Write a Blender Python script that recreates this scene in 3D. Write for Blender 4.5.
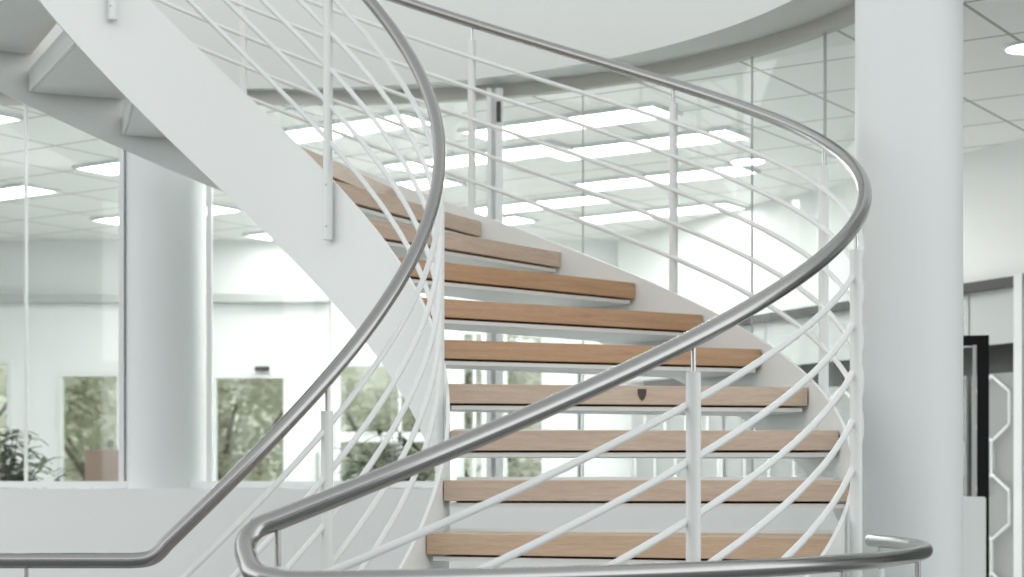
import bpy, bmesh, math, random
from mathutils import Vector, Matrix

PI = math.pi
sc = bpy.context.scene
COL = sc.collection
for o in list(bpy.data.objects):
    bpy.data.objects.remove(o)

# ---------------------------------------------------------------- camera, sky, exposure
F, YH = 1759.5, 487.4            # focal length in pixels and horizon row of a level view
EZ = 1.1635                      # eye height above the gallery floor
cam_data = bpy.data.cameras.new('camera')
cam = bpy.data.objects.new('camera', cam_data)
COL.objects.link(cam)
cam.location = (0, 0, EZ)
cam.rotation_euler = (PI / 2, 0, 0)
cam_data.sensor_width = 36.0
cam_data.lens = F / 1024 * 36.0
cam_data.shift_y = (YH - 288.5) / 1024
cam_data.clip_start = 0.05
cam_data.clip_end = 300
sc.camera = cam
cam_data.dof.use_dof = True
cam_data.dof.focus_distance = 5.2
cam_data.dof.aperture_fstop = 4.0

sc.view_settings.view_transform = 'Standard'
sc.view_settings.look = 'None'
sc.view_settings.gamma = 1.0
sc.view_settings.use_curve_mapping = False
sc.view_settings.exposure = 0.36

world = bpy.data.worlds.new('overcast_sky')
sc.world = world
world.use_nodes = True
wn, wl = world.node_tree.nodes, world.node_tree.links
wn.clear()
w_out = wn.new('ShaderNodeOutputWorld')
w_bg = wn.new('ShaderNodeBackground')
w_tc = wn.new('ShaderNodeTexCoord')
w_sep = wn.new('ShaderNodeSeparateXYZ')
w_ramp = wn.new('ShaderNodeValToRGB')
w_map = wn.new('ShaderNodeMapRange')
w_map.inputs['From Min'].default_value = -1
w_map.inputs['From Max'].default_value = 1
wl.new(w_tc.outputs['Generated'], w_sep.inputs[0])
wl.new(w_sep.outputs['Z'], w_map.inputs['Value'])
wl.new(w_map.outputs['Result'], w_ramp.inputs['Fac'])
wl.new(w_ramp.outputs['Color'], w_bg.inputs['Color'])
wl.new(w_bg.outputs[0], w_out.inputs['Surface'])
cr = w_ramp.color_ramp
cr.elements[0].position = 0.0
cr.elements[0].color = (.16, .17, .17, 1)
cr.elements[1].position = 1.0
cr.elements[1].color = (.38, .39, .39, 1)
for p_, c_ in ((.48, (.22, .23, .225)), (.51, (1.15, 1.175, 1.17)), (.70, (1.10, 1.12, 1.12)), (.82, (.52, .53, .53))):
    e_ = cr.elements.new(p_)
    e_.color = (*c_, 1)
w_bg.inputs['Strength'].default_value = 1.5


# ---------------------------------------------------------------- materials
def mat(name, base, rough=.5, metal=0.0, spec=.5, noise=None, bump=None, coat=0):
    m = bpy.data.materials.new(name)
    m.use_nodes = True
    n, l = m.node_tree.nodes, m.node_tree.links
    b = n['Principled BSDF']
    b.inputs['Base Color'].default_value = (*base, 1)
    b.inputs['Roughness'].default_value = rough
    b.inputs['Metallic'].default_value = metal
    b.inputs['Specular IOR Level'].default_value = spec
    b.inputs['Coat Weight'].default_value = coat
    if noise:
        scale, amt, stretch = noise
        tc = n.new('ShaderNodeTexCoord')
        mp = n.new('ShaderNodeMapping')
        mp.inputs['Scale'].default_value = stretch
        nz = n.new('ShaderNodeTexNoise')
        nz.inputs['Scale'].default_value = scale
        nz.inputs['Detail'].default_value = 5
        mx = n.new('ShaderNodeMix')
        mx.data_type = 'RGBA'
        mx.inputs['A'].default_value = (*[c * (1 - amt) for c in base], 1)
        mx.inputs['B'].default_value = (*[min(1, c * (1 + amt)) for c in base], 1)
        l.new(tc.outputs['Object'], mp.inputs[0])
        l.new(mp.outputs[0], nz.inputs['Vector'])
        l.new(nz.outputs['Fac'], mx.inputs['Factor'])
        l.new(mx.outputs['Result'], b.inputs['Base Color'])
        if bump:
            bp = n.new('ShaderNodeBump')
            bp.inputs['Strength'].default_value = bump
            bp.inputs['Distance'].default_value = .002
            l.new(nz.outputs['Fac'], bp.inputs['Height'])
            l.new(bp.outputs[0], b.inputs['Normal'])
    return m


def emis(name, c, s):
    m = bpy.data.materials.new(name)
    m.use_nodes = True
    n, l = m.node_tree.nodes, m.node_tree.links
    n.clear()
    o = n.new('ShaderNodeOutputMaterial')
    e = n.new('ShaderNodeEmission')
    e.inputs[0].default_value = (*c, 1)
    e.inputs[1].default_value = s
    l.new(e.outputs[0], o.inputs[0])
    return m


def glass_mat(name, tint=(.93, .96, .95), ior=1.5, refl=1.0):
    m = bpy.data.materials.new(name)
    m.use_nodes = True
    n, l = m.node_tree.nodes, m.node_tree.links
    n.clear()
    o = n.new('ShaderNodeOutputMaterial')
    tr = n.new('ShaderNodeBsdfTransparent')
    tr.inputs[0].default_value = (*tint, 1)
    gl = n.new('ShaderNodeBsdfGlossy')
    gl.inputs['Roughness'].default_value = 0.02
    gl.inputs['Color'].default_value = (refl, refl, refl, 1)
    fr = n.new('ShaderNodeFresnel')
    geo = n.new('ShaderNodeNewGeometry')       # same reflectance on both faces of the thin pane
    mr = n.new('ShaderNodeMapRange')
    mr.inputs['To Min'].default_value = ior
    mr.inputs['To Max'].default_value = 1 / ior
    l.new(geo.outputs['Backfacing'], mr.inputs['Value'])
    l.new(mr.outputs[0], fr.inputs[0])
    mx = n.new('ShaderNodeMixShader')
    l.new(fr.outputs[0], mx.inputs[0])
    l.new(tr.outputs[0], mx.inputs[1])
    l.new(gl.outputs[0], mx.inputs[2])
    l.new(mx.outputs[0], o.inputs[0])
    return m


def wood_mat(name, light, dark, seed):
    m = bpy.data.materials.new(name)
    m.use_nodes = True
    n, l = m.node_tree.nodes, m.node_tree.links
    b = n['Principled BSDF']
    b.inputs['Roughness'].default_value = .38
    b.inputs['Specular IOR Level'].default_value = .45
    tc = n.new('ShaderNodeTexCoord')
    mp = n.new('ShaderNodeMapping')
    mp.inputs['Scale'].default_value = (1.2, 9, 16)
    mp.inputs['Location'].default_value = (seed * 3.7, seed * 1.3, seed * 2.1)
    nz = n.new('ShaderNodeTexNoise')
    nz.inputs['Scale'].default_value = 2.4
    nz.inputs['Detail'].default_value = 6
    nz.inputs['Distortion'].default_value = 1.2
    n2 = n.new('ShaderNodeTexNoise')
    n2.inputs['Scale'].default_value = 22
    n2.inputs['Detail'].default_value = 3
    rp = n.new('ShaderNodeValToRGB')
    rp.color_ramp.elements[0].position = .32
    rp.color_ramp.elements[0].color = (*dark, 1)
    rp.color_ramp.elements[1].position = .68
    rp.color_ramp.elements[1].color = (*light, 1)
    mx = n.new('ShaderNodeMix')
    mx.data_type = 'RGBA'
    mx.blend_type = 'MULTIPLY'
    mx.inputs['Factor'].default_value = .36
    l.new(tc.outputs['Object'], mp.inputs[0])
    l.new(mp.outputs[0], nz.inputs['Vector'])
    l.new(mp.outputs[0], n2.inputs['Vector'])
    l.new(nz.outputs['Fac'], rp.inputs[0])
    l.new(rp.outputs[0], mx.inputs['A'])
    l.new(n2.outputs['Fac'], mx.inputs['B'])
    l.new(mx.outputs['Result'], b.inputs['Base Color'])
    return m


M = {}
M['paint'] = mat('white_painted_steel', (.77, .795, .785), .38)
M['rail_paint'] = mat('white_powder_coat', (.74, .765, .76), .35)
M['column'] = mat('column_plaster', (.70, .735, .735), .55, noise=(2, .012, (1, 1, 1)))
M['steel'] = mat('brushed_stainless', (.35, .35, .345), .20, 1.0, noise=(60, .06, (1, 1, 1)))
M['pin'] = mat('polished_pin', (.5, .5, .49), .2, 1.0)
M['wood'] = wood_mat('beech_tread', (.72, .59, .48), (.62, .485, .375), 1)
M['wood_warm'] = wood_mat('beech_warm', (.62, .40, .235), (.50, .30, .165), 5)
M['wood_mid'] = wood_mat('beech_mid', (.70, .525, .385), (.60, .43, .295), 4)
M['wood_dark'] = wood_mat('beech_end', (.30, .19, .12), (.22, .14, .09), 2)
M['wall'] = mat('white_wall', (.84, .855, .845), .7, noise=(3, .01, (1, 1, 1)))
M['parapet'] = mat('parapet_paint', (.80, .82, .815), .6, noise=(3, .012, (1, 1, 1)))
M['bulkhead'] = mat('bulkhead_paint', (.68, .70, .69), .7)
M['head'] = mat('glazing_head', (.56, .56, .53), .6)
M['frame'] = mat('white_frame', (.78, .80, .80), .4)
M['grey_metal'] = mat('grey_anodised', (.45, .46, .45), .4, .6)
M['dark_metal'] = mat('dark_metal', (.04, .04, .04), .4)
M['black'] = mat('black_lacquer', (.004, .004, .005), .6, spec=.2)
M['bounce_floor'] = mat('bounce_floor', (.84, .85, .83), .5, noise=(5, .03, (1, 1, 1)))
M['facade'] = mat('added_facade_panel', (.34, .345, .34), .6)
M['floor'] = mat('gallery_floor', (.24, .243, .24), .6, noise=(8, .06, (1, 1, 1)))
M['lower'] = mat('lower_floor', (.82, .83, .82), .6, noise=(4, .06, (1, 1, 1)))
M['glass'] = glass_mat('clear_glass', (.95, .97, .965), 1.45)
M['glass_ext'] = glass_mat('window_glass', (.95, .97, .96), 1.4)
M['lamp'] = emis('lamp_diffuser', (1, 1, .98), 10.5)
M['panel_grey'] = mat('frosted_panel', (.50, .52, .51), .45)
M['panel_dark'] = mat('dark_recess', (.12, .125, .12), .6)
M['lattice_back'] = mat('lattice_backing', (.34, .35, .345), .3)
M['lattice'] = mat('lattice_white', (.85, .87, .87), .4)
M['cabinet'] = mat('cabinet_laminate', (.68, .71, .70), .5)
M['card'] = mat('brown_cardboard', (.23, .165, .13), .8, noise=(12, .08, (1, 1, 1)))
M['leaf'] = mat('plant_leaf', (.06, .095, .05), .5, noise=(7, .4, (1, 1, 1)))
M['tree'] = mat('tree_leaf', (.66, .67, .55), .7, noise=(1.2, .35, (1, 1, 1)))
M['tree2'] = mat('tree_leaf_pale', (.72, .72, .62), .7, noise=(1.0, .3, (1, 1, 1)))
for k_ in ('tree', 'tree2'):
    n_, l_ = M[k_].node_tree.nodes, M[k_].node_tree.links
    b_ = n_['Principled BSDF']
    tl = n_.new('ShaderNodeBsdfTranslucent')
    tl.inputs[0].default_value = (.82, .82, .72, 1)
    mx_ = n_.new('ShaderNodeMixShader')
    mx_.inputs[0].default_value = .5
    l_.new(b_.outputs[0], mx_.inputs[1])
    l_.new(tl.outputs[0], mx_.inputs[2])
    l_.new(mx_.outputs[0], n_['Material Output'].inputs['Surface'])
M['bark'] = mat('bark', (.16, .13, .10), .9)
M['pot'] = mat('white_planter', (.6, .62, .61), .4)
M['soil'] = mat('soil', (.05, .04, .03), .9)
M['grass'] = mat('lawn', (.66, .68, .54), .9, noise=(.5, .3, (1, 1, 1)))
M['shield_dark'] = mat('dark_mark', (.07, .055, .05), .6)


def tile_mat():
    m = bpy.data.materials.new('suspended_ceiling_tiles')
    m.use_nodes = True
    n, l = m.node_tree.nodes, m.node_tree.links
    b = n['Principled BSDF']
    b.inputs['Roughness'].default_value = .55
    tc = n.new('ShaderNodeTexCoord')
    mp = n.new('ShaderNodeMapping')
    mp.inputs['Rotation'].default_value = (0, 0, math.radians(33.8))
    mp.inputs['Location'].default_value = (.07, .2, 0)
    br = n.new('ShaderNodeTexBrick')
    br.offset = 0
    br.inputs['Color1'].default_value = (.87, .88, .865, 1)
    br.inputs['Color2'].default_value = (.85, .86, .845, 1)
    br.inputs['Mortar'].default_value = (.36, .36, .35, 1)
    br.inputs['Scale'].default_value = 1
    br.inputs['Mortar Size'].default_value = .009
    br.inputs['Brick Width'].default_value = .6
    br.inputs['Row Height'].default_value = .6
    l.new(tc.outputs['Object'], mp.inputs[0])
    l.new(mp.outputs[0], br.inputs['Vector'])
    l.new(br.outputs['Color'], b.inputs['Base Color'])
    return m


M['tiles'] = tile_mat()


# ---------------------------------------------------------------- helpers
def link(name, bm, m, parent=None, smooth=None, bevel=0):
    me = bpy.data.meshes.new(name)
    bmesh.ops.recalc_face_normals(bm, faces=bm.faces[:])
    bm.to_mesh(me)
    bm.free()
    for x in (m if isinstance(m, (list, tuple)) else [m]):
        me.materials.append(x)
    o = bpy.data.objects.new(name, me)
    COL.objects.link(o)
    if parent:
        o.parent = parent
    if smooth is not None:
        me.shade_smooth()
        md = o.modifiers.new('edge_split', 'EDGE_SPLIT')
        md.split_angle = math.radians(smooth)
    if bevel:
        md = o.modifiers.new('bevel', 'BEVEL')
        md.width = bevel
        md.segments = 2
        md.limit_method = 'ANGLE'
    return o


def empty(name, loc=(0, 0, 0), rz=0):
    o = bpy.data.objects.new(name, None)
    COL.objects.link(o)
    o.location = loc
    o.rotation_euler = (0, 0, rz)
    o.empty_display_size = .1
    return o


def tag(o, label=None, cat=None, group=None, kind=None):
    if label:
        o['label'] = label
    if cat:
        o['category'] = cat
    if group:
        o['group'] = group
    if kind:
        o['kind'] = kind
    return o


def struct(o):
    o['kind'] = 'structure'
    return o


def box(bm, x0, x1, y0, y1, z0, z1, mtx=None):
    vs = [bm.verts.new((x, y, z)) for x in (x0, x1) for y in (y0, y1) for z in (z0, z1)]
    for q in ((0, 1, 3, 2), (4, 6, 7, 5), (0, 4, 5, 1), (2, 3, 7, 6), (0, 2, 6, 4), (1, 5, 7, 3)):
        bm.faces.new([vs[i] for i in q])
    if mtx:
        bmesh.ops.transform(bm, matrix=mtx, verts=vs)
    return vs


def tube(bm, pts, r, seg=12, caps=True, radii=None):
    pts = [Vector(p) for p in pts]
    rings = []
    prev = None
    for i, p in enumerate(pts):
        t = (pts[min(i + 1, len(pts) - 1)] - pts[max(i - 1, 0)]).normalized()
        if prev is None:
            ref = Vector((0, 0, 1)) if abs(t.z) < .9 else Vector((1, 0, 0))
            u = t.cross(ref).normalized()
        else:
            u = (prev - t * prev.dot(t)).normalized()
        prev = u
        v = t.cross(u)
        rr = radii[i] if radii else r
        rings.append([bm.verts.new(p + (u * math.cos(a) + v * math.sin(a)) * rr)
                      for a in (2 * PI * k / seg for k in range(seg))])
    for a, b in zip(rings, rings[1:]):
        for k in range(seg):
            bm.faces.new((a[k], a[(k + 1) % seg], b[(k + 1) % seg], b[k]))
    if caps:
        bm.faces.new(rings[0][::-1])
        bm.faces.new(rings[-1])
    return rings


def catmull(P, n=6):
    P = [Vector(p) for p in P]
    Q = [P[0] * 2 - P[1]] + P + [P[-1] * 2 - P[-2]]
    out = []
    for i in range(1, len(Q) - 2):
        for k in range(n):
            t = k / n
            a, b, c, d = Q[i - 1], Q[i], Q[i + 1], Q[i + 2]
            out.append(.5 * ((2 * b) + (c - a) * t + (2 * a - 5 * b + 4 * c - d) * t * t + (3 * b - a - 3 * c + d) * t ** 3))
    out.append(P[-1])
    return out


def px(x, y, Y):
    """the point at depth Y that lies along the sight line of photograph pixel (x, y)"""
    return Vector(((x - 512) / F * Y, Y, EZ + (YH - y) / F * Y))


# ---------------------------------------------------------------- the helix
CX, CY = -1.1781, 5.991
RISE, PITCH = .17, .9171
DTH = RISE / PITCH
R_OUT, R_IN = 2.333, .931            # radii of the two rails
ZO, ZI = EZ + 1.1007, EZ + 1.0981     # rail height where the angle is zero
BAR = .1421
TH1 = -.3918
FLOOR = 0.0
UP = EZ + 2.92


def hp(R, th, z):
    return Vector((CX + R * math.cos(th), CY + R * math.sin(th), z))


def arc_solid(bm, r0, r1, a0, a1, zf0, zf1, n):
    """curved plate between two radii, its bottom and top given as functions of the angle"""
    prev = None
    for i in range(n + 1):
        a = a0 + (a1 - a0) * i / n
        q = [bm.verts.new(hp(r, a, zf(a))) for r in (r0, r1) for zf in (zf0, zf1)]
        if prev:
            for k0, k1 in ((0, 1), (1, 3), (3, 2), (2, 0)):
                bm.faces.new((prev[k0], prev[k1], q[k1], q[k0]))
        else:
            bm.faces.new((q[0], q[1], q[3], q[2]))
        prev = q
    bm.faces.new((prev[0], prev[2], prev[3], prev[1]))


NOSE = lambda a: EZ - .1465 + .3918 * PITCH + PITCH * a
A0, A1 = -1.48, 2.93

stair = empty('spiral_staircase', (CX, CY, 0))
tag(stair, 'curved open riser staircase with beech treads between white steel stringers', 'staircase')


def rel(o):
    o.location = (-CX, -CY, 0)
    return o


bm = bmesh.new()
arc_solid(bm, .954, .966, A0, A1, lambda a: max(NOSE(a) - .45, FLOOR + .001 if a < -1.0 else -9), lambda a: min(NOSE(a) + .022, UP - .01), 96)
tag(rel(link('inner_stringer', bm, M['paint'], stair, 40)))
bm = bmesh.new()
arc_solid(bm, 2.291, 2.303, A0, A1, lambda a: max(NOSE(a) - .335, FLOOR + .001 if a < -1.0 else -9), lambda a: min(NOSE(a) + .022, UP - .01), 128)
tag(rel(link('outer_stringer', bm, M['paint'], stair, 40)))


def sector(bm, r0, r1, a0, a1, z0, z1, shift=0.0, n=5, back_arc=True):
    """wedge between two radial lines, moved sideways by 'shift' along the walking direction"""
    pts = []
    for k in range(n + 1):
        a = a0 + (a1 - a0) * k / n
        pts.append((r1, a))
    for k in range(n, -1, -1):
        a = a0 + (a1 - a0) * k / n
        pts.append((r0, a))
    lo = [bm.verts.new((r * math.cos(a), r * math.sin(a), z0)) for r, a in pts]
    hi = [bm.verts.new((r * math.cos(a), r * math.sin(a), z1)) for r, a in pts]
    bm.faces.new(lo[::-1])
    bm.faces.new(hi)
    m = len(pts)
    for k in range(m):
        bm.faces.new((lo[k], lo[(k + 1) % m], hi[(k + 1) % m], hi[k]))


def tread_meshes():
    # local frame: x runs outwards along the front edge, y in the walking direction, z = 0 at the tread top
    WT = .068
    bm = bmesh.new()
    r0, r1 = .9685, 2.285
    a1 = DTH + .005
    # front edge straight, slightly ahead of the radial line
    def pl(front, back_in, back_out, rin, rout, z0, z1):
        n = 6
        P = [(rin, front), (rout, front)]
        for k in range(1, n + 1):
            a = a1 * k / n * back_out
            P.append((rout * math.cos(a), rout * math.sin(a)))
        for k in range(n, 0, -1):
            a = a1 * k / n * back_in
            P.append((rin * math.cos(a), rin * math.sin(a)))
        lo = [bm.verts.new((x, y, z0)) for x, y in P]
        hi = [bm.verts.new((x, y, z1)) for x, y in P]
        bm.faces.new(lo[::-1]); bm.faces.new(hi)
        m = len(P)
        for k in range(m):
            bm.faces.new((lo[k], lo[(k + 1) % m], hi[(k + 1) % m], hi[k]))
    pl(0, 1, 1, r0, r1, -WT, 0)
    wood = bm
    tb = bmesh.new()
    bm = tb
    # bottom plate, set back from the nosing
    n = 6
    for (ri, ro, z0, z1) in ((.985, 2.27, -WT - .021, -WT - .007),):
        P = [(ri, .016), (ro, .016)]
        for k in range(2, n + 1):
            a = a1 * k / n
            P.append((ro * math.cos(a), ro * math.sin(a)))
        for k in range(n, 1, -1):
            a = a1 * k / n
            P.append((ri * math.cos(a), ri * math.sin(a)))
        lo = [bm.verts.new((x, y, z0)) for x, y in P]
        hi = [bm.verts.new((x, y, z1)) for x, y in P]
        bm.faces.new(lo[::-1]); bm.faces.new(hi)
        m = len(P)
        for k in range(m):
            bm.faces.new((lo[k], lo[(k + 1) % m], hi[(k + 1) % m], hi[k]))
    # upstand along the rear edge
    rot = Matrix.Rotation(a1, 4, 'Z')
    box(bm, .985, 2.27, .002, .014, -WT - .021, .012, rot)
    return wood, tb


_w, _t = tread_meshes()
wood_me = bpy.data.meshes.new('tread')
bmesh.ops.recalc_face_normals(_w, faces=_w.faces[:]); _w.to_mesh(wood_me); _w.free()
wood_me.materials.append(M['wood'])
tray_me = bpy.data.meshes.new('tread_tray')
bmesh.ops.recalc_face_normals(_t, faces=_t.faces[:]); _t.to_mesh(tray_me); _t.free()
tray_me.materials.append(M['paint'])
E_OFF = -.0208
for n in range(-4, 19):
    th = TH1 + (n - 1) * DTH
    t = bpy.data.objects.new('tread', wood_me)
    COL.objects.link(t)
    t.parent = stair
    if n in (1, 5, 6, 7):
        t.material_slots[0].link = 'OBJECT'
        t.material_slots[0].material = M['wood_warm'] if n > 1 else M['wood_mid']
    t.location = (E_OFF * math.sin(th), -E_OFF * math.cos(th), EZ - .1465 + RISE * (n - 1))
    t.rotation_euler = (0, 0, th)
    md = t.modifiers.new('bevel', 'BEVEL'); md.width = .002; md.segments = 1; md.limit_method = 'ANGLE'
    tr = bpy.data.objects.new('tread_tray', tray_me)
    COL.objects.link(tr)
    tr.parent = t
    tr['label'] = 'white steel tray under the tread'
    if n == 4:
        # small shield shaped dark mark on the nosing
        X = (642 - 512) / F
        dirx, diry = math.cos(th), math.sin(th)
        # distance along the front edge
        ox, oy = CX + E_OFF * math.sin(th), CY - E_OFF * math.cos(th)
        s_ = (X * oy - ox) / (dirx - X * diry)
        kb = bmesh.new()
        out = [(-.016, -.012), (.016, -.012), (.015, -.032), (.009, -.046), (0, -.056), (-.009, -.046), (-.015, -.032)]
        f0 = [kb.verts.new((s_ + a, -.0025, b)) for a, b in out]
        f1 = [kb.verts.new((s_ + a, .003, b)) for a, b in out]
        kb.faces.new(f0); kb.faces.new(f1[::-1])
        for k in range(len(out)):
            kb.faces.new((f0[k], f0[(k + 1) % len(out)], f1[(k + 1) % len(out)], f1[k]))
        k_ = link('shield_mark', kb, M['shield_dark'], t)
        k_['label'] = 'small dark shield shaped mark'


# ---------------------------------------------------------------- railings
def railing(name, label, loc):
    o = empty(name, loc)
    return tag(o, label, 'railing')


def add_post(parent, p_top, p_bot, r, rail_z, origin, screws=None):
    b = bmesh.new()
    tube(b, [p_bot, p_top], r, 20)
    post = link('post', b, M['rail_paint'], parent, 40, .0015)
    post.location = -origin
    b = bmesh.new()
    tube(b, [p_top - Vector((0, 0, .01)), Vector((p_top.x, p_top.y, rail_z - .012))], .0065, 10)
    pin = link('rail_pin', b, M['pin'], post, 40)
    pin['label'] = 'thin stainless pin carrying the handrail'
    if screws:
        for z in screws:
            b = bmesh.new()
            c = Vector((p_top.x, p_top.y, z))
            d = (Vector((0, 0, z)) - c)
            d = Vector((-c.x * 0 - .3, -1, 0)).normalized()
            tube(b, [c + d * (r - .001), c + d * (r + .002)], .0045, 8)
            link('screw', b, M['grey_metal'], post, 40)
    return post


RAD = .0225
org = Vector((CX, CY, 0))
outer = railing('outer_stair_railing', 'long outer railing with steel handrail sweeping round the stairs and along the gallery edge', org)
inner = railing('inner_stair_railing', 'tight inner railing with steel handrail curving round the narrow side of the stairs', org)

# outer handrail: helix, U-bend at the foot, level arc along the gallery edge
R_G, Z_G = 2.518, EZ - .193
pts = [hp(R_OUT, a, ZO + PITCH * a) for a in [2.9 - i * (2.9 + 1.276) / 110 for i in range(111)]]
bend = [pts[-1], hp(2.338, -1.296, ZO - PITCH * 1.296), hp(2.365, -1.307, EZ - .118), hp(2.42, -1.308, EZ - .150),
        hp(2.475, -1.303, EZ - .177), hp(2.505, -1.284, EZ - .190), hp(R_G, -1.262, Z_G)]
pts += catmull(bend, 5)[1:]
pts += [hp(R_G, -1.262 + (1.262 + .165) * i / 50, Z_G) for i in range(1, 51)]
b = bmesh.new()
tube(b, pts, RAD, 20)
hr = link('handrail', b, M['steel'], outer, 50, .004)
hr.location = -org
hr['label'] = 'round brushed stainless handrail'
POSTS_O = [-1.276, -.8015, -.345, .158, .6503, 1.1314, 1.6109, 2.09, 2.57]
for a in POSTS_O:
    zr = ZO + PITCH * a
    add_post(outer, hp(R_OUT, a, zr - (.10 if a < -1.2 else .083)), hp(R_OUT, a, max(zr - 1.12, .002)), .0185, zr, org)
for i in range(5):
    b = bmesh.new()
    a_lo = -1.276
    z_ = lambda a: ZO + PITCH * a - .1597 - BAR * i
    tube(b, [hp(R_OUT - .011, a, z_(a)) for a in [a_lo + (2.62 - a_lo) * k / 90 for k in range(91)]], .0095, 10)
    rb = link('rail_bar', b, M['rail_paint'], outer, 60)
    rb.location = -org
# gallery part: posts and bars
GP = [-1.2, -.92, -.64, -.36, -.08, .13]
for a in GP:
    add_post(outer, hp(R_G, a, Z_G - .10), hp(R_G, a, .002), .0185, Z_G, org)
for i in range(5):
    b = bmesh.new()
    tube(b, [hp(R_G, -1.2 + 1.33 * k / 40, Z_G - .19 - BAR * i) for k in range(41)], .0095, 10)
    rb = link('rail_bar', b, M['rail_paint'], outer, 60)
    rb.location = -org

# inner handrail: level run from the left, bend, helix
ZL = EZ - .211
hel = [hp(R_IN, a, ZI + PITCH * a) for a in [-1.375 + i * (2.9 + 1.375) / 100 for i in range(101)]]
y_l = hp(R_IN, -1.41, 0).y
lead = [Vector((-3.7, y_l, ZL)), Vector((-2.4, y_l, ZL)), Vector((-1.35, y_l, ZL)), Vector((-1.10, y_l, ZL)),
        Vector((-1.055, y_l, ZL + .004)), Vector((hp(R_IN, -1.41, 0).x + .005, y_l, ZL + .018)), hel[0]]
pts = [lead[0], lead[1], lead[2]] + catmull(lead[3:], 4) + hel[1:]
b = bmesh.new()
tube(b, pts, RAD, 20)
hr = link('handrail', b, M['steel'], inner, 50, .004)
hr.location = -org
hr['label'] = 'round brushed stainless handrail'
for a in (-.8404, .105, 1.0448, 1.985, 2.75):
    zr = ZI + PITCH * a
    zb = max(zr - 1.10, .002)
    add_post(inner, hp(R_IN, a, zr - .098), hp(R_IN, a, zb), .0185, zr, org,
             (zb + .05, zb + .21) if a > 1 else None)
for x in (-1.40, -2.3, -3.2):
    p = Vector((x, y_l, ZL - .083))
    add_post(inner, p, Vector((x, y_l, .002)), .0185, ZL, org)
for i in range(5):
    b = bmesh.new()
    dz = -.147 - BAR * i
    P = [Vector((-3.2, y_l, ZL + dz)), Vector((-1.40, y_l, ZL + dz)), Vector((-1.12, y_l, ZL + dz + .002))]
    P += [hp(R_IN, a, ZI + PITCH * a + dz) for a in [-1.36 + (2.75 + 1.36) * k / 90 for k in range(91)]]
    tube(b, P, .0095, 10)
    rb = link('rail_bar', b, M['rail_paint'], inner, 60)
    rb.location = -org

# ---------------------------------------------------------------- floors, drum, ceiling
def filled(loops, z):
    b = bmesh.new()
    es = []
    for lp in loops:
        vs = [b.verts.new((x, y, z)) for x, y in lp]
        es += [b.edges.new((vs[i], vs[(i + 1) % len(vs)])) for i in range(len(vs))]
    bmesh.ops.triangle_fill(b, use_beauty=True, edges=es, normal=(0, 0, 1))
    return b


hole = [(hp(2.6, a, 0).x, hp(2.6, a, 0).y) for a in [-1.3 + i * (PI + .37 + 1.3) / 70 for i in range(71)]]
hole += [(-1.05, hole[-1][1]), (-1.05, 5.06), (hp(.95, -1.46, 0).x, hp(.95, -1.46, 0).y), (hp(2.31, -1.46, 0).x, hp(2.31, -1.46, 0).y)]
b = filled([[(-9, -4), (7, -4), (7, 16), (-9, 16)], hole], 0)
fl = link('floor', b, M['floor'])
md = fl.modifiers.new('thick', 'SOLIDIFY'); md.thickness = .35; md.offset = -1 if fl.data.polygons[0].normal.z > 0 else 1
struct(fl)
b = bmesh.new(); box(b, -9, 7, -4, 16, -3.75, -3.7)
struct(link('floor_lower', b, M['lower']))

def ribbon(bm, pts, t0, t1, z0, z1, cap=True):
    """upright plate along a plan polyline, between two sideways offsets (positive = away from the stairs)"""
    prev = None
    n = len(pts)
    for i in range(n):
        p = Vector(pts[i])
        d = (Vector(pts[min(i + 1, n - 1)]) - Vector(pts[max(i - 1, 0)])).normalized()
        nn = Vector((-d.y, d.x))
        q = [bm.verts.new((p.x + nn.x * t, p.y + nn.y * t, z)) for t in (t0, t1) for z in (z0, z1)]
        if prev:
            for k0, k1 in ((0, 1), (1, 3), (3, 2), (2, 0)):
                bm.faces.new((prev[k0], prev[k1], q[k1], q[k0]))
        else:
            bm.faces.new((q[0], q[1], q[3], q[2]))
        prev = q
    bm.faces.new((prev[0], prev[2], prev[3], prev[1]))


def plan_path(cx, cy, R, a_end, xl=-6.0, n=90):
    """straight run from the left, then a clockwise arc round the stairs"""
    P = [(xl + (cx - xl) * i / 40, cy + R) for i in range(40)]
    P += [(cx + R * math.cos(a), cy + R * math.sin(a)) for a in [PI / 2 - (PI / 2 - a_end) * i / n for i in range(n + 1)]]
    return P


GC = (-.930, 6.525, 2.547)
DC = (-1.197, 6.437, 2.539)
g_path = plan_path(*GC, .10)
d_path = plan_path(*DC, 0.0)
# parapet under the glazing
b = bmesh.new()
ribbon(b, g_path, -.13, .08, 0, EZ - .005)
struct(link('wall_parapet', b, M['parapet'], None, 40))
# bulkhead drum and soffit of the upper floor
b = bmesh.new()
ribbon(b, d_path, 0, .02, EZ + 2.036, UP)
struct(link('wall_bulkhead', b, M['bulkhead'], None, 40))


def filled_ring(inner, outer, z):
    return filled([list(inner) + list(outer)[::-1]], z)


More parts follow.
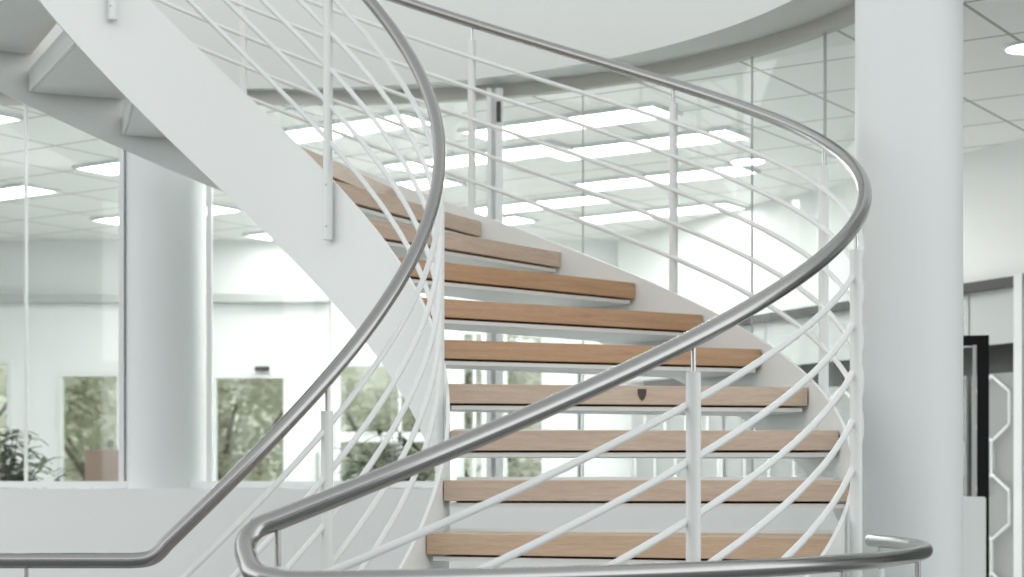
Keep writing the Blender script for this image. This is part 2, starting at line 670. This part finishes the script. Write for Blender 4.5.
g_full = plan_path(GC[0], GC[1], GC[2] + .03, 0.0)
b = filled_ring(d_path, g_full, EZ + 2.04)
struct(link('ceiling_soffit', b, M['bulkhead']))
b = bmesh.new(); ribbon(b, plan_path(*GC, 0.0), -.02, .03, EZ + 1.975, EZ + 2.04)
struct(link('trim_1', b, M['head'], None, 40))
b = filled([list(g_full) + [(7, g_full[-1][1]), (7, 16), (-9, 16), (-9, g_full[0][1])]], EZ + 1.98)
struct(link('ceiling', b, M['tiles']))
b = filled([list(d_path) + [(7, d_path[-1][1]), (7, 16), (-9, 16), (-9, d_path[0][1])]], UP)
struct(link('floor_upper', b, M['floor']))
b = bmesh.new()
box(b, d_path[-1][0], 7, DC[1] - .04, DC[1], EZ + 1.98, UP)
box(b, -9, -6, DC[1] + DC[2], DC[1] + DC[2] + .04, EZ + 1.98, UP)
struct(link('wall_fascia', b, M['bulkhead']))
b = bmesh.new(); box(b, 6.95, 7.05, 6.5, 16, 0, UP)
struct(link('wall_right', b, M['wall']))
b = bmesh.new(); box(b, -9.05, -8.95, 9.0, 14.2, 0, UP)
struct(link('wall_left', b, M['wall']))
# unseen office floor, added in a pale tone to bounce light at the ceiling
b = filled([list(g_full) + [(6.9, g_full[-1][1]), (6.9, 14.08), (-8.9, 14.08), (-8.9, g_full[0][1])]], .006)
struct(link('floor_office_bounce', b, M['bounce_floor']))

# unseen facade added behind the viewer so rails and glass reflect dark piers
b = bmesh.new()
FX = [-9, -7.6, -7.1, -5.2, -4.8, -2.9, -2.5, -.6, -.2, 1.7, 2.1, 4.0, 4.4, 6.3, 7.0]
for i in range(0, len(FX) - 1, 2):
    box(b, FX[i], FX[i + 1], -4.2, -4.0, 0, 5.2)
for i in range(1, len(FX) - 2, 2):
    box(b, FX[i], FX[i + 1], -4.2, -4.0, 0, .35)
    box(b, FX[i], FX[i + 1], -4.2, -4.0, 2.5, 2.75)
    box(b, FX[i], FX[i + 1], -4.2, -4.0, 4.8, 5.2)
struct(link('wall_front_added', b, M['facade']))


# ---------------------------------------------------------------- glazing along that line
def s_of(x):
    """path parameter where the sight line through photograph column x meets the glazing"""
    best = None
    for i in range(len(g_path) - 1):
        u0 = 512 + F * g_path[i][0] / g_path[i][1]
        u1 = 512 + F * g_path[i + 1][0] / g_path[i + 1][1]
        if u0 <= x <= u1:
            return i + (x - u0) / (u1 - u0)
    return 0 if x < 0 else len(g_path) - 1.0


def at_s(s):
    i = min(int(s), len(g_path) - 2)
    f = s - i
    return (g_path[i][0] * (1 - f) + g_path[i + 1][0] * f, g_path[i][1] * (1 - f) + g_path[i + 1][1] * f)


def sub(s0, s1):
    return [at_s(s0)] + [g_path[i] for i in range(int(s0) + 1, int(math.ceil(s1)))] + [at_s(s1)]


def step(s, d):
    """move by d metres along the path"""
    i = min(max(int(s), 0), len(g_path) - 2)
    L = (Vector(g_path[i + 1]) - Vector(g_path[i])).length
    return min(max(s + d / L, 0), len(g_path) - 1.0)


seams = [('w', 0.0), ('w', s_of(-190)), ('w', s_of(26)), ('f', s_of(124.5)), ('f', s_of(207)), ('t', s_of(330)), ('p', s_of(495)), ('t', s_of(583)),
         ('t', s_of(752)), ('m', s_of(825)), ('a', len(g_path) - 1.0)]
wi = 0
SILL, HEAD = EZ - .003, EZ + 1.975
for (k0, s0), (k1, s1) in zip(seams, seams[1:]):
    wi += 1
    b = bmesh.new()
    ribbon(b, sub(s0, s1), -.025, .025, SILL, SILL + .035)
    for kk, ss, sg in ((k0, s0, 1), (k1, s1, -1)):
        w_ = {'f': .026, 'w': .005, 'a': .02}.get(kk)
        if w_ and not (k0 == 'f' and k1 == 'f'):
            e0, e1 = sorted((ss, step(ss, sg * w_)))
            ribbon(b, [at_s(e0), at_s(e1)], -.02, .02, SILL + .035, HEAD)
    w = struct(link('window_%d' % wi, b, M['frame'], None, 30))
    if not (k0 == 'f' and k1 == 'f'):
        b = bmesh.new()
        ribbon(b, sub(s0, s1), -.004, .004, SILL + .035, HEAD)
        link('pane', b, M['glass'], w, 30)
    if k0 in ('m', 't'):
        b = bmesh.new()
        ww = .0045 if k0 == 'm' else .002
        ribbon(b, [at_s(step(s0, -ww)), at_s(step(s0, ww))], -.005, .005, SILL + .035, HEAD)
        link('seal', b, M['grey_metal'], w)
# steel door jamb in the glazing
cj = at_s(s_of(495))
cj = Vector((cj[0], cj[1] - .10, 0))
b = bmesh.new()
box(b, cj.x - .041, cj.x - .018, cj.y - .02, cj.y + .05, .0, EZ + 2.0)
box(b, cj.x + .004, cj.x + .041, cj.y - .02, cj.y + .05, .0, EZ + 2.0)
box(b, cj.x - .018, cj.x + .004, cj.y + .01, cj.y + .05, .0, EZ + 2.0)
j = link('trim_2', b, M['frame'])
struct(j)
b = bmesh.new(); box(b, cj.x + .008, cj.x + .03, cj.y - .035, cj.y - .02, EZ + 1.83, EZ + 1.93)
link('door_hinge', b, M['dark_metal'], j)


# ---------------------------------------------------------------- columns
def column(x, y, r, label, top=UP + 1.5):
    b = bmesh.new()
    tube(b, [(0, 0, 0), (0, 0, top)], r, 64)
    o = link('round_column', b, M['column'], None, 40)
    o.location = (x, y, 0)
    tag(o, label, 'column', 'round white columns')


column(1.502, 6.66, .200, 'thick smooth white round column right of the stairs, in front of the glazing')
column(-1.815, 9.19, .213, 'white round column standing behind the parapet at the left, partly hidden by the stringer', EZ + 2.039)

# ---------------------------------------------------------------- office behind the glass
YB = 14.1
S = YB / F


def bx(x):
    return (x - 512) * S


def bz(y):
    return EZ + (YH - y) * S


# openings in the back wall, in photograph columns and rows (left, right, top, bottom)
OP = [(-150, -60, 360, 488), (-45, 12, 360, 488), (58, 122, 372, 488), (212, 288, 374, 488), (336, 440, 362, 492), (460, 486, 330, 492), (503, 546, 325, 492)]
b = bmesh.new()
xs = bx(-800)
edges = []
for (l, r, t, bt) in OP:
    box(b, xs, bx(l), YB, YB + .12, 0, EZ + 1.98)
    box(b, bx(l), bx(r), YB, YB + .12, bz(t), EZ + 1.98)
    box(b, bx(l), bx(r), YB, YB + .12, 0, .25)
    xs = bx(r)
box(b, xs, 7, YB, YB + .12, 0, EZ + 1.98)
struct(link('wall_back', b, M['wall']))
b = bmesh.new(); box(b, bx(-800), bx(330), YB - .10, YB, bz(303), bz(295))
struct(link('trim_3', b, M['panel_grey']))
for (l, r, t, bt) in OP:
    wi += 1
    x0, x1, z0, z1 = bx(l), bx(r), .25, bz(t)
    b = bmesh.new()
    fw = .035
    box(b, x0, x0 + fw, YB - .02, YB + .06, z0, z1)
    box(b, x1 - fw, x1, YB - .02, YB + .06, z0, z1)
    box(b, x0 + fw, x1 - fw, YB - .02, YB + .06, z1 - fw, z1)
    box(b, x0 + fw, x1 - fw, YB - .02, YB + .06, z0, z0 + fw)
    if l == 336:
        box(b, x0 + fw, x1 - fw, YB - .02, YB + .06, bz(442), bz(432))
        box(b, bx(400) - .012, bx(400) + .012, YB - .02, YB + .06, z0 + fw, z1 - fw)
    if l == 460:
        box(b, bx(474.5) - .012, bx(474.5) + .012, YB - .03, YB + .06, z0 + fw, z1 - fw)
    w = struct(link('window_%d' % wi, b, M['frame']))
    b = bmesh.new(); box(b, x0 + fw, x1 - fw, YB + .02, YB + .03, z0 + fw, z1 - fw)
    link('pane', b, M['glass_ext'], w)
    if l == 212:
        b = bmesh.new(); box(b, bx(256), bx(270), YB - .07, YB - .02, bz(371.5), bz(367))
        link('door_closer', b, M['dark_metal'], w)
    if l == 336:
        b = bmesh.new(); box(b, bx(317), bx(319.5), YB - .07, YB - .05, bz(483), bz(453))
        box(b, bx(317.5), bx(319), YB - .05, YB, bz(480), bz(478)); box(b, bx(317.5), bx(319), YB - .05, YB, bz(458), bz(456))
        link('pull_handle', b, M['grey_metal'], w)

# meeting room partition on the right, running away to the left
P0 = Vector((2.92, 9.9, 0))
PD = Vector((-.455, .89, 0)).normalized()
PN = Vector((PD.y, -PD.x, 0))
PM = Matrix(((PD.x, -PD.y, 0, P0.x), (PD.y, PD.x, 0, P0.y), (0, 0, 1, 0), (0, 0, 0, 1)))
# local x along the wall (away from the eye), local +y to the left side (towards the stairs)
PL = 4.6
b = bmesh.new()
box(b, -2.8, PL, -.12, -.02, EZ + 1.20, EZ + 1.98, PM)
struct(link('wall_partition', b, M['wall']))
b = bmesh.new(); box(b, -2.8, PL, -.10, .03, EZ + 1.145, EZ + 1.20, PM)
struct(link('trim_4', b, M['dark_metal']))
b = bmesh.new()
seg = [-2.8, -1.6, -.4, .54, 1.6, 2.6, 3.6, PL]
for s0, s1 in zip(seg, seg[1:]):
    box(b, s0 + .006, s1 - .006, -.06, -.03, EZ + .83, EZ + 1.145, PM)
struct(link('wall_panel', b, M['panel_grey']))
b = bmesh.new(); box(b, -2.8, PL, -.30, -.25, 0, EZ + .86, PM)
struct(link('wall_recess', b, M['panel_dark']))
b = bmesh.new(); box(b, .02, .085, -.03, .05, 0, EZ + 1.21, PM)
struct(link('trim_5', b, M['frame']))


def lattice(s0, s1, z1, label):
    t = empty('lattice_screen', PM @ Vector((s0, .0, 0)), math.atan2(PD.y, PD.x))
    tag(t, label, 'screen', 'honeycomb lattice screens along the partition')
    b = bmesh.new(); box(b, 0, s1 - s0, -.05, -.03, .02, z1)
    link('backing_panel', b, M['lattice_back'], t)
    b = bmesh.new()
    e = .19                                  # edge length of a honeycomb cell
    w = .29
    ww = s1 - s0

    def seg_(p, q):
        if max(p[0], q[0]) > ww or min(p[0], q[0]) < 0 or max(p[1], q[1]) > z1 or min(p[1], q[1]) < .02:
            return
        tube(b, [(p[0], 0, p[1]), (q[0], 0, q[1])], .009, 6)
    r_ = 0
    z = .1
    while z < z1 + e:
        for c in range(-1, int(ww / w) + 2):
            x = c * w + (w / 2 if r_ % 2 else 0) + .227 * (s0 < .3)
            seg_((x, z), (x, z + e))
            seg_((x, z + e), (x + w / 2, z + e * 1.5))
            seg_((x, z + e), (x - w / 2, z + e * 1.5))
        z += e * 1.5
        r_ += 1
    link('honeycomb_grid', b, M['lattice'], t)


for i, (s0, s1, z1, lb) in enumerate([
        (.09, .52, EZ + .66, 'grey screen with white honeycomb lines right of the round column'),
        (.56, 1.9, EZ + .66, 'honeycomb lattice screen hidden largely behind the thick column'),
        (1.94, 3.1, EZ + .55, 'honeycomb lattice screen seen between treads under the right end of the stairs'),
        (3.14, 4.4, EZ + .62, 'honeycomb lattice screen seen between treads behind the middle of the stairs')]):
    lattice(s0, s1, z1, lb)

b = bmesh.new(); box(b, .49, .515, 13.1, 13.14, 0, EZ + .87)
box(b, .40, .60, 13.02, 13.22, 0, .02)
struct(link('trim_6', b, M['dark_metal']))

# black framed stand and white cabinet right of the column
st = empty('black_framed_stand', px(983, 487, 9.1).xy.to_3d(), math.radians(-14))
tag(st, 'tall black framed panel standing behind the white cabinet', 'display stand')
b = bmesh.new()
H_ = EZ + .785
box(b, -.03, .03, -.03, .03, 0, H_)
box(b, -.50, -.46, -.03, .03, 0, H_)
box(b, -.46, -.03, -.03, .03, H_ - .05, H_)
box(b, -.46, -.03, -.03, .03, .05, .10)
link('frame', b, M['black'], st)
b = bmesh.new(); box(b, -.46, -.03, -.004, .004, .10, H_ - .05)
link('pane', b, M['glass'], st)
b = bmesh.new(); box(b, -.052, -.034, -.035, .02, .10, H_ - .05)
link('edge_strip', b, M['grey_metal'], st)

cb = empty('white_cabinet', (px(962, 487, 8.4).x, 8.4, 0))
tag(cb, 'low white cabinet with a plain front right of the thick column', 'cabinet')
b = bmesh.new(); box(b, -.35, .115, .02, .38, .04, EZ - .045)
link('body', b, M['cabinet'], cb, None, .003)
b = bmesh.new(); box(b, -.35, .115, 0, .018, .05, EZ - .05)
link('door', b, M['cabinet'], cb, None, .002)
b = bmesh.new(); box(b, -.33, .10, .05, .35, 0, .04)
link('plinth', b, M['dark_metal'], cb)

# brown box on a table by the left window
bt = empty('side_table', (bx(100), YB - .7, 0))
tag(bt, 'white side table under the brown box by the left window', 'table')
b = bmesh.new(); box(b, -.16, .3, -.25, .25, EZ - .03, EZ - .0)
link('tabletop', b, M['frame'], bt)
for sx in (-.13, .27):
    for sy in (-.22, .22):
        b = bmesh.new(); box(b, sx - .02, sx + .02, sy - .02, sy + .02, 0, EZ - .03)
        link('leg', b, M['frame'], bt)
bb = empty('cardboard_box', (bx(106) * (YB - .7) / YB, YB - .7, EZ))
tag(bb, 'plain brown box beside the left window', 'box')
b = bmesh.new(); box(b, -.13, .13, -.13, .13, 0, .285)
link('body', b, M['card'], bb, None, .004)
b = bmesh.new(); box(b, -.131, .131, -.028, .028, .284, .287)
link('tape', b, M['card'], bb)


# ---------------------------------------------------------------- plants and trees
def leaf(bm, base, d, L, w, droop):
    d = d.normalized()
    side = d.cross(Vector((0, 0, 1)))
    side = side.normalized() if side.length > .01 else Vector((1, 0, 0))
    rows = []
    for k, (t, wd) in enumerate(((0, .12), (.3, 1), (.65, .8), (1, .03))):
        c = base + d * L * t + Vector((0, 0, -droop * L * t * t))
        rows.append((bm.verts.new(c - side * w * wd * .5), bm.verts.new(c + Vector((0, 0, -.1 * w))), bm.verts.new(c + side * w * wd * .5)))
    for a, c in zip(rows, rows[1:]):
        bm.faces.new((a[0], a[1], c[1], c[0]))
        bm.faces.new((a[1], a[2], c[2], c[1]))


def potted(x, y, h_base, size, seed, label, n=16, leafL=.13):
    rnd = random.Random(seed)
    t = empty('potted_plant', (x, y, 0))
    tag(t, label, 'plant', 'potted plants behind the glass')
    b = bmesh.new()
    tube(b, [(0, 0, 0), (0, 0, .05), (0, 0, h_base)], .1, 24, True, [.13, .16, .20])
    link('planter', b, M['pot'], t, 40)
    b = bmesh.new(); tube(b, [(0, 0, h_base), (0, 0, h_base + .01)], .185, 24)
    link('soil', b, M['soil'], t)
    sb, lb = bmesh.new(), bmesh.new()
    for i in range(n):
        a = rnd.uniform(0, 2 * PI)
        lean = rnd.uniform(.15, 1.0)
        H = size * rnd.uniform(.55, 1.0)
        P = []
        for k in range(8):
            q = k / 7
            P.append(Vector((math.cos(a) * lean * size * .55 * q ** 1.4, math.sin(a) * lean * size * .55 * q ** 1.4, h_base + H * (q - .25 * lean * q * q))))
        tube(sb, P, .004, 5)
        for k in range(2, 8):
            for s_ in range(4):
                aa = rnd.uniform(0, 2 * PI)
                d = Vector((math.cos(aa), math.sin(aa), rnd.uniform(-.1, .8)))
                leaf(lb, P[k], d, leafL * rnd.uniform(.6, 1.15), leafL * .26, rnd.uniform(.1, .6))
    link('stems', sb, M['bark'], t)
    link('foliage', lb, M['leaf'], t)
    return t


potted((bx(6) * .86), YB * .86, .75, .98, 3, 'green leafy potted plant at the far left edge, behind the glass', 24, .16)
potted(bx(398) * .9, YB * .9, .70, .92, 8, 'dark green potted plant behind the glass, left of the lower treads', 26, .17)


def tree(x, y, h, rad, seed, label, m, n=5000):
    rnd = random.Random(seed)
    t = empty('tree', (x, y, -.6))
    tag(t, label, 'tree', 'trees outside the windows')
    b = bmesh.new()
    tube(b, [(0, 0, 0), (.05, 0, h * .3), (0, .05, h * .6)], .1, 8, True, [.16, .12, .06])
    for i in range(5):
        a = i * 1.3
        tube(b, [(.03, 0, h * .3), (math.cos(a) * rad * .3, math.sin(a) * rad * .3, h * .5), (math.cos(a) * rad * .6, math.sin(a) * rad * .6, h * .68)], .05, 6, True, [.06, .04, .02])
    link('trunk', b, M['bark'], t, 40)
    b = bmesh.new()
    cl = [(Vector((rnd.uniform(-.6, .6) * rad, rnd.uniform(-.6, .6) * rad, h * rnd.uniform(.25, .85))), rad * rnd.uniform(.3, .55)) for _ in range(14)]
    for i in range(n):
        c, r = rnd.choice(cl)
        v = Vector((rnd.gauss(0, 1), rnd.gauss(0, 1), rnd.gauss(0, .8))).normalized() * r * rnd.uniform(.6, 1)
        leaf(b, c + v, Vector((rnd.uniform(-1, 1), rnd.uniform(-1, 1), rnd.uniform(-.3, .8))), rnd.uniform(.14, .22), .12, .3)
    link('crown', b, m, t)


TR = [(-7.6, 23, 4.6, 2.0), (-6.4, 28, 4.2, 1.9), (-4.1, 24, 4.2, 1.7), (-1.9, 28, 4.8, 1.9), (-.3, 22.5, 4.0, 1.5), (2.0, 28, 4.4, 1.9), (-11.6, 28, 4.6, 2.0)]
LB = ['bushy pale green tree outside the leftmost window', 'pale green tree outside the window above the brown box', 'light green tree outside the window right of the left column',
      'green tree outside behind the inner handrail', 'green tree outside behind the lower treads', 'green tree outside, right of the steel jamb', 'green tree outside at the far left edge']
for i, ((x, y, h, r), lb) in enumerate(zip(TR, LB)):
    tree(x, y, h, r, 20 + i, lb, M['tree' if i % 2 else 'tree2'])
b = bmesh.new()
gx, gy = 48, 30
gv = [[None] * (gx + 1) for _ in range(gy + 1)]
for r_ in range(gy + 1):
    for c_ in range(gx + 1):
        yy = 14.3 + 70 * r_ / gy
        xx = -50 + 90 * c_ / gx
        zz = -.6 + max(0, (yy - 30)) * .17 + .5 * math.sin(xx * .35 + yy * .2) * min(1, max(0, (yy - 30) / 10))
        gv[r_][c_] = b.verts.new((xx, yy, zz))
for r_ in range(gy):
    for c_ in range(gx):
        b.faces.new((gv[r_][c_], gv[r_][c_ + 1], gv[r_ + 1][c_ + 1], gv[r_ + 1][c_]))
struct(link('ground_lawn', b, M['grass'], None, 60))

# ---------------------------------------------------------------- ceiling lights
ang = math.radians(-33.8)
U = Vector((math.cos(ang), math.sin(ang), 0))
lamp0 = None
spots = [(-3.2, 9.6), (-3.6, 11.9), (-2.1, 10.6), (-2.5, 12.7), (-1.0, 9.7), (-.9, 11.6), (-.2, 10.5), (.3, 9.5), (.1, 12.3), (.95, 11.2), (.75, 10.1), (-.4, 13.2), (-1.5, 13.5), (1.05, 12.6)]
WH = ['left of the round left column', 'far left near the back wall', 'just above the left window bays', 'deep in the room at the left', 'behind the inner handrail', 'behind the upper treads', 'above the steel jamb', 'just right of the steel jamb',
      'deep in the room behind the outer railing', 'behind the second outer post', 'between two outer posts near the bulkhead', 'at the back wall behind the stairs', 'at the back wall left of the stairs', 'deep at the right by the partition']
for (x, y), wh in zip(spots, WH):
    if lamp0 is None:
        t = empty('ceiling_light', (x, y, EZ + 1.98), ang)
        b = bmesh.new()
        for q in ((-.62, -.60, -.16, .16), (.60, .62, -.16, .16), (-.60, .60, -.16, -.14), (-.60, .60, .14, .16)):
            box(b, q[0], q[1], q[2], q[3], -.022, 0)
        fr_ = link('frame', b, M['frame'], t)
        b = bmesh.new(); box(b, -.60, .60, -.14, .14, -.016, -.001)
        df = link('diffuser', b, M['lamp'], t)
        lamp0 = (t, fr_, df)
    else:
        t = lamp0[0].copy(); COL.objects.link(t)
        t.location = (x, y, EZ + 1.98)
        for c in lamp0[1:]:
            d = c.copy(); COL.objects.link(d); d.parent = t
    tag(t, 'long bright ceiling light ' + wh, 'ceiling light', 'long recessed ceiling lights')


def downlight(x, y, label):
    t = empty('round_downlight', (x, y, EZ + 1.98))
    tag(t, label, 'ceiling light', 'round recessed downlights')
    b = bmesh.new()
    n = 32
    for z0, z1, r0, r1 in ((-.012, 0, .10, .115),):
        prev = None
        for k in range(n + 1):
            a = 2 * PI * k / n
            q = [b.verts.new((r * math.cos(a), r * math.sin(a), z)) for r in (r0, r1) for z in (z0, z1)]
            if prev:
                for k0, k1 in ((0, 1), (1, 3), (3, 2), (2, 0)):
                    b.faces.new((prev[k0], prev[k1], q[k1], q[k0]))
            prev = q
    link('ring', b, M['frame'], t, 40)
    b = bmesh.new(); tube(b, [(0, 0, -.008), (0, 0, -.001)], .10, 32)
    link('diffuser', b, M['lamp'], t, 40)


downlight(1.43, 10.65, 'round bright downlight seen just above the outer handrail')
downlight(2.32, 7.9, 'round downlight in the tiled ceiling right of the thick column')
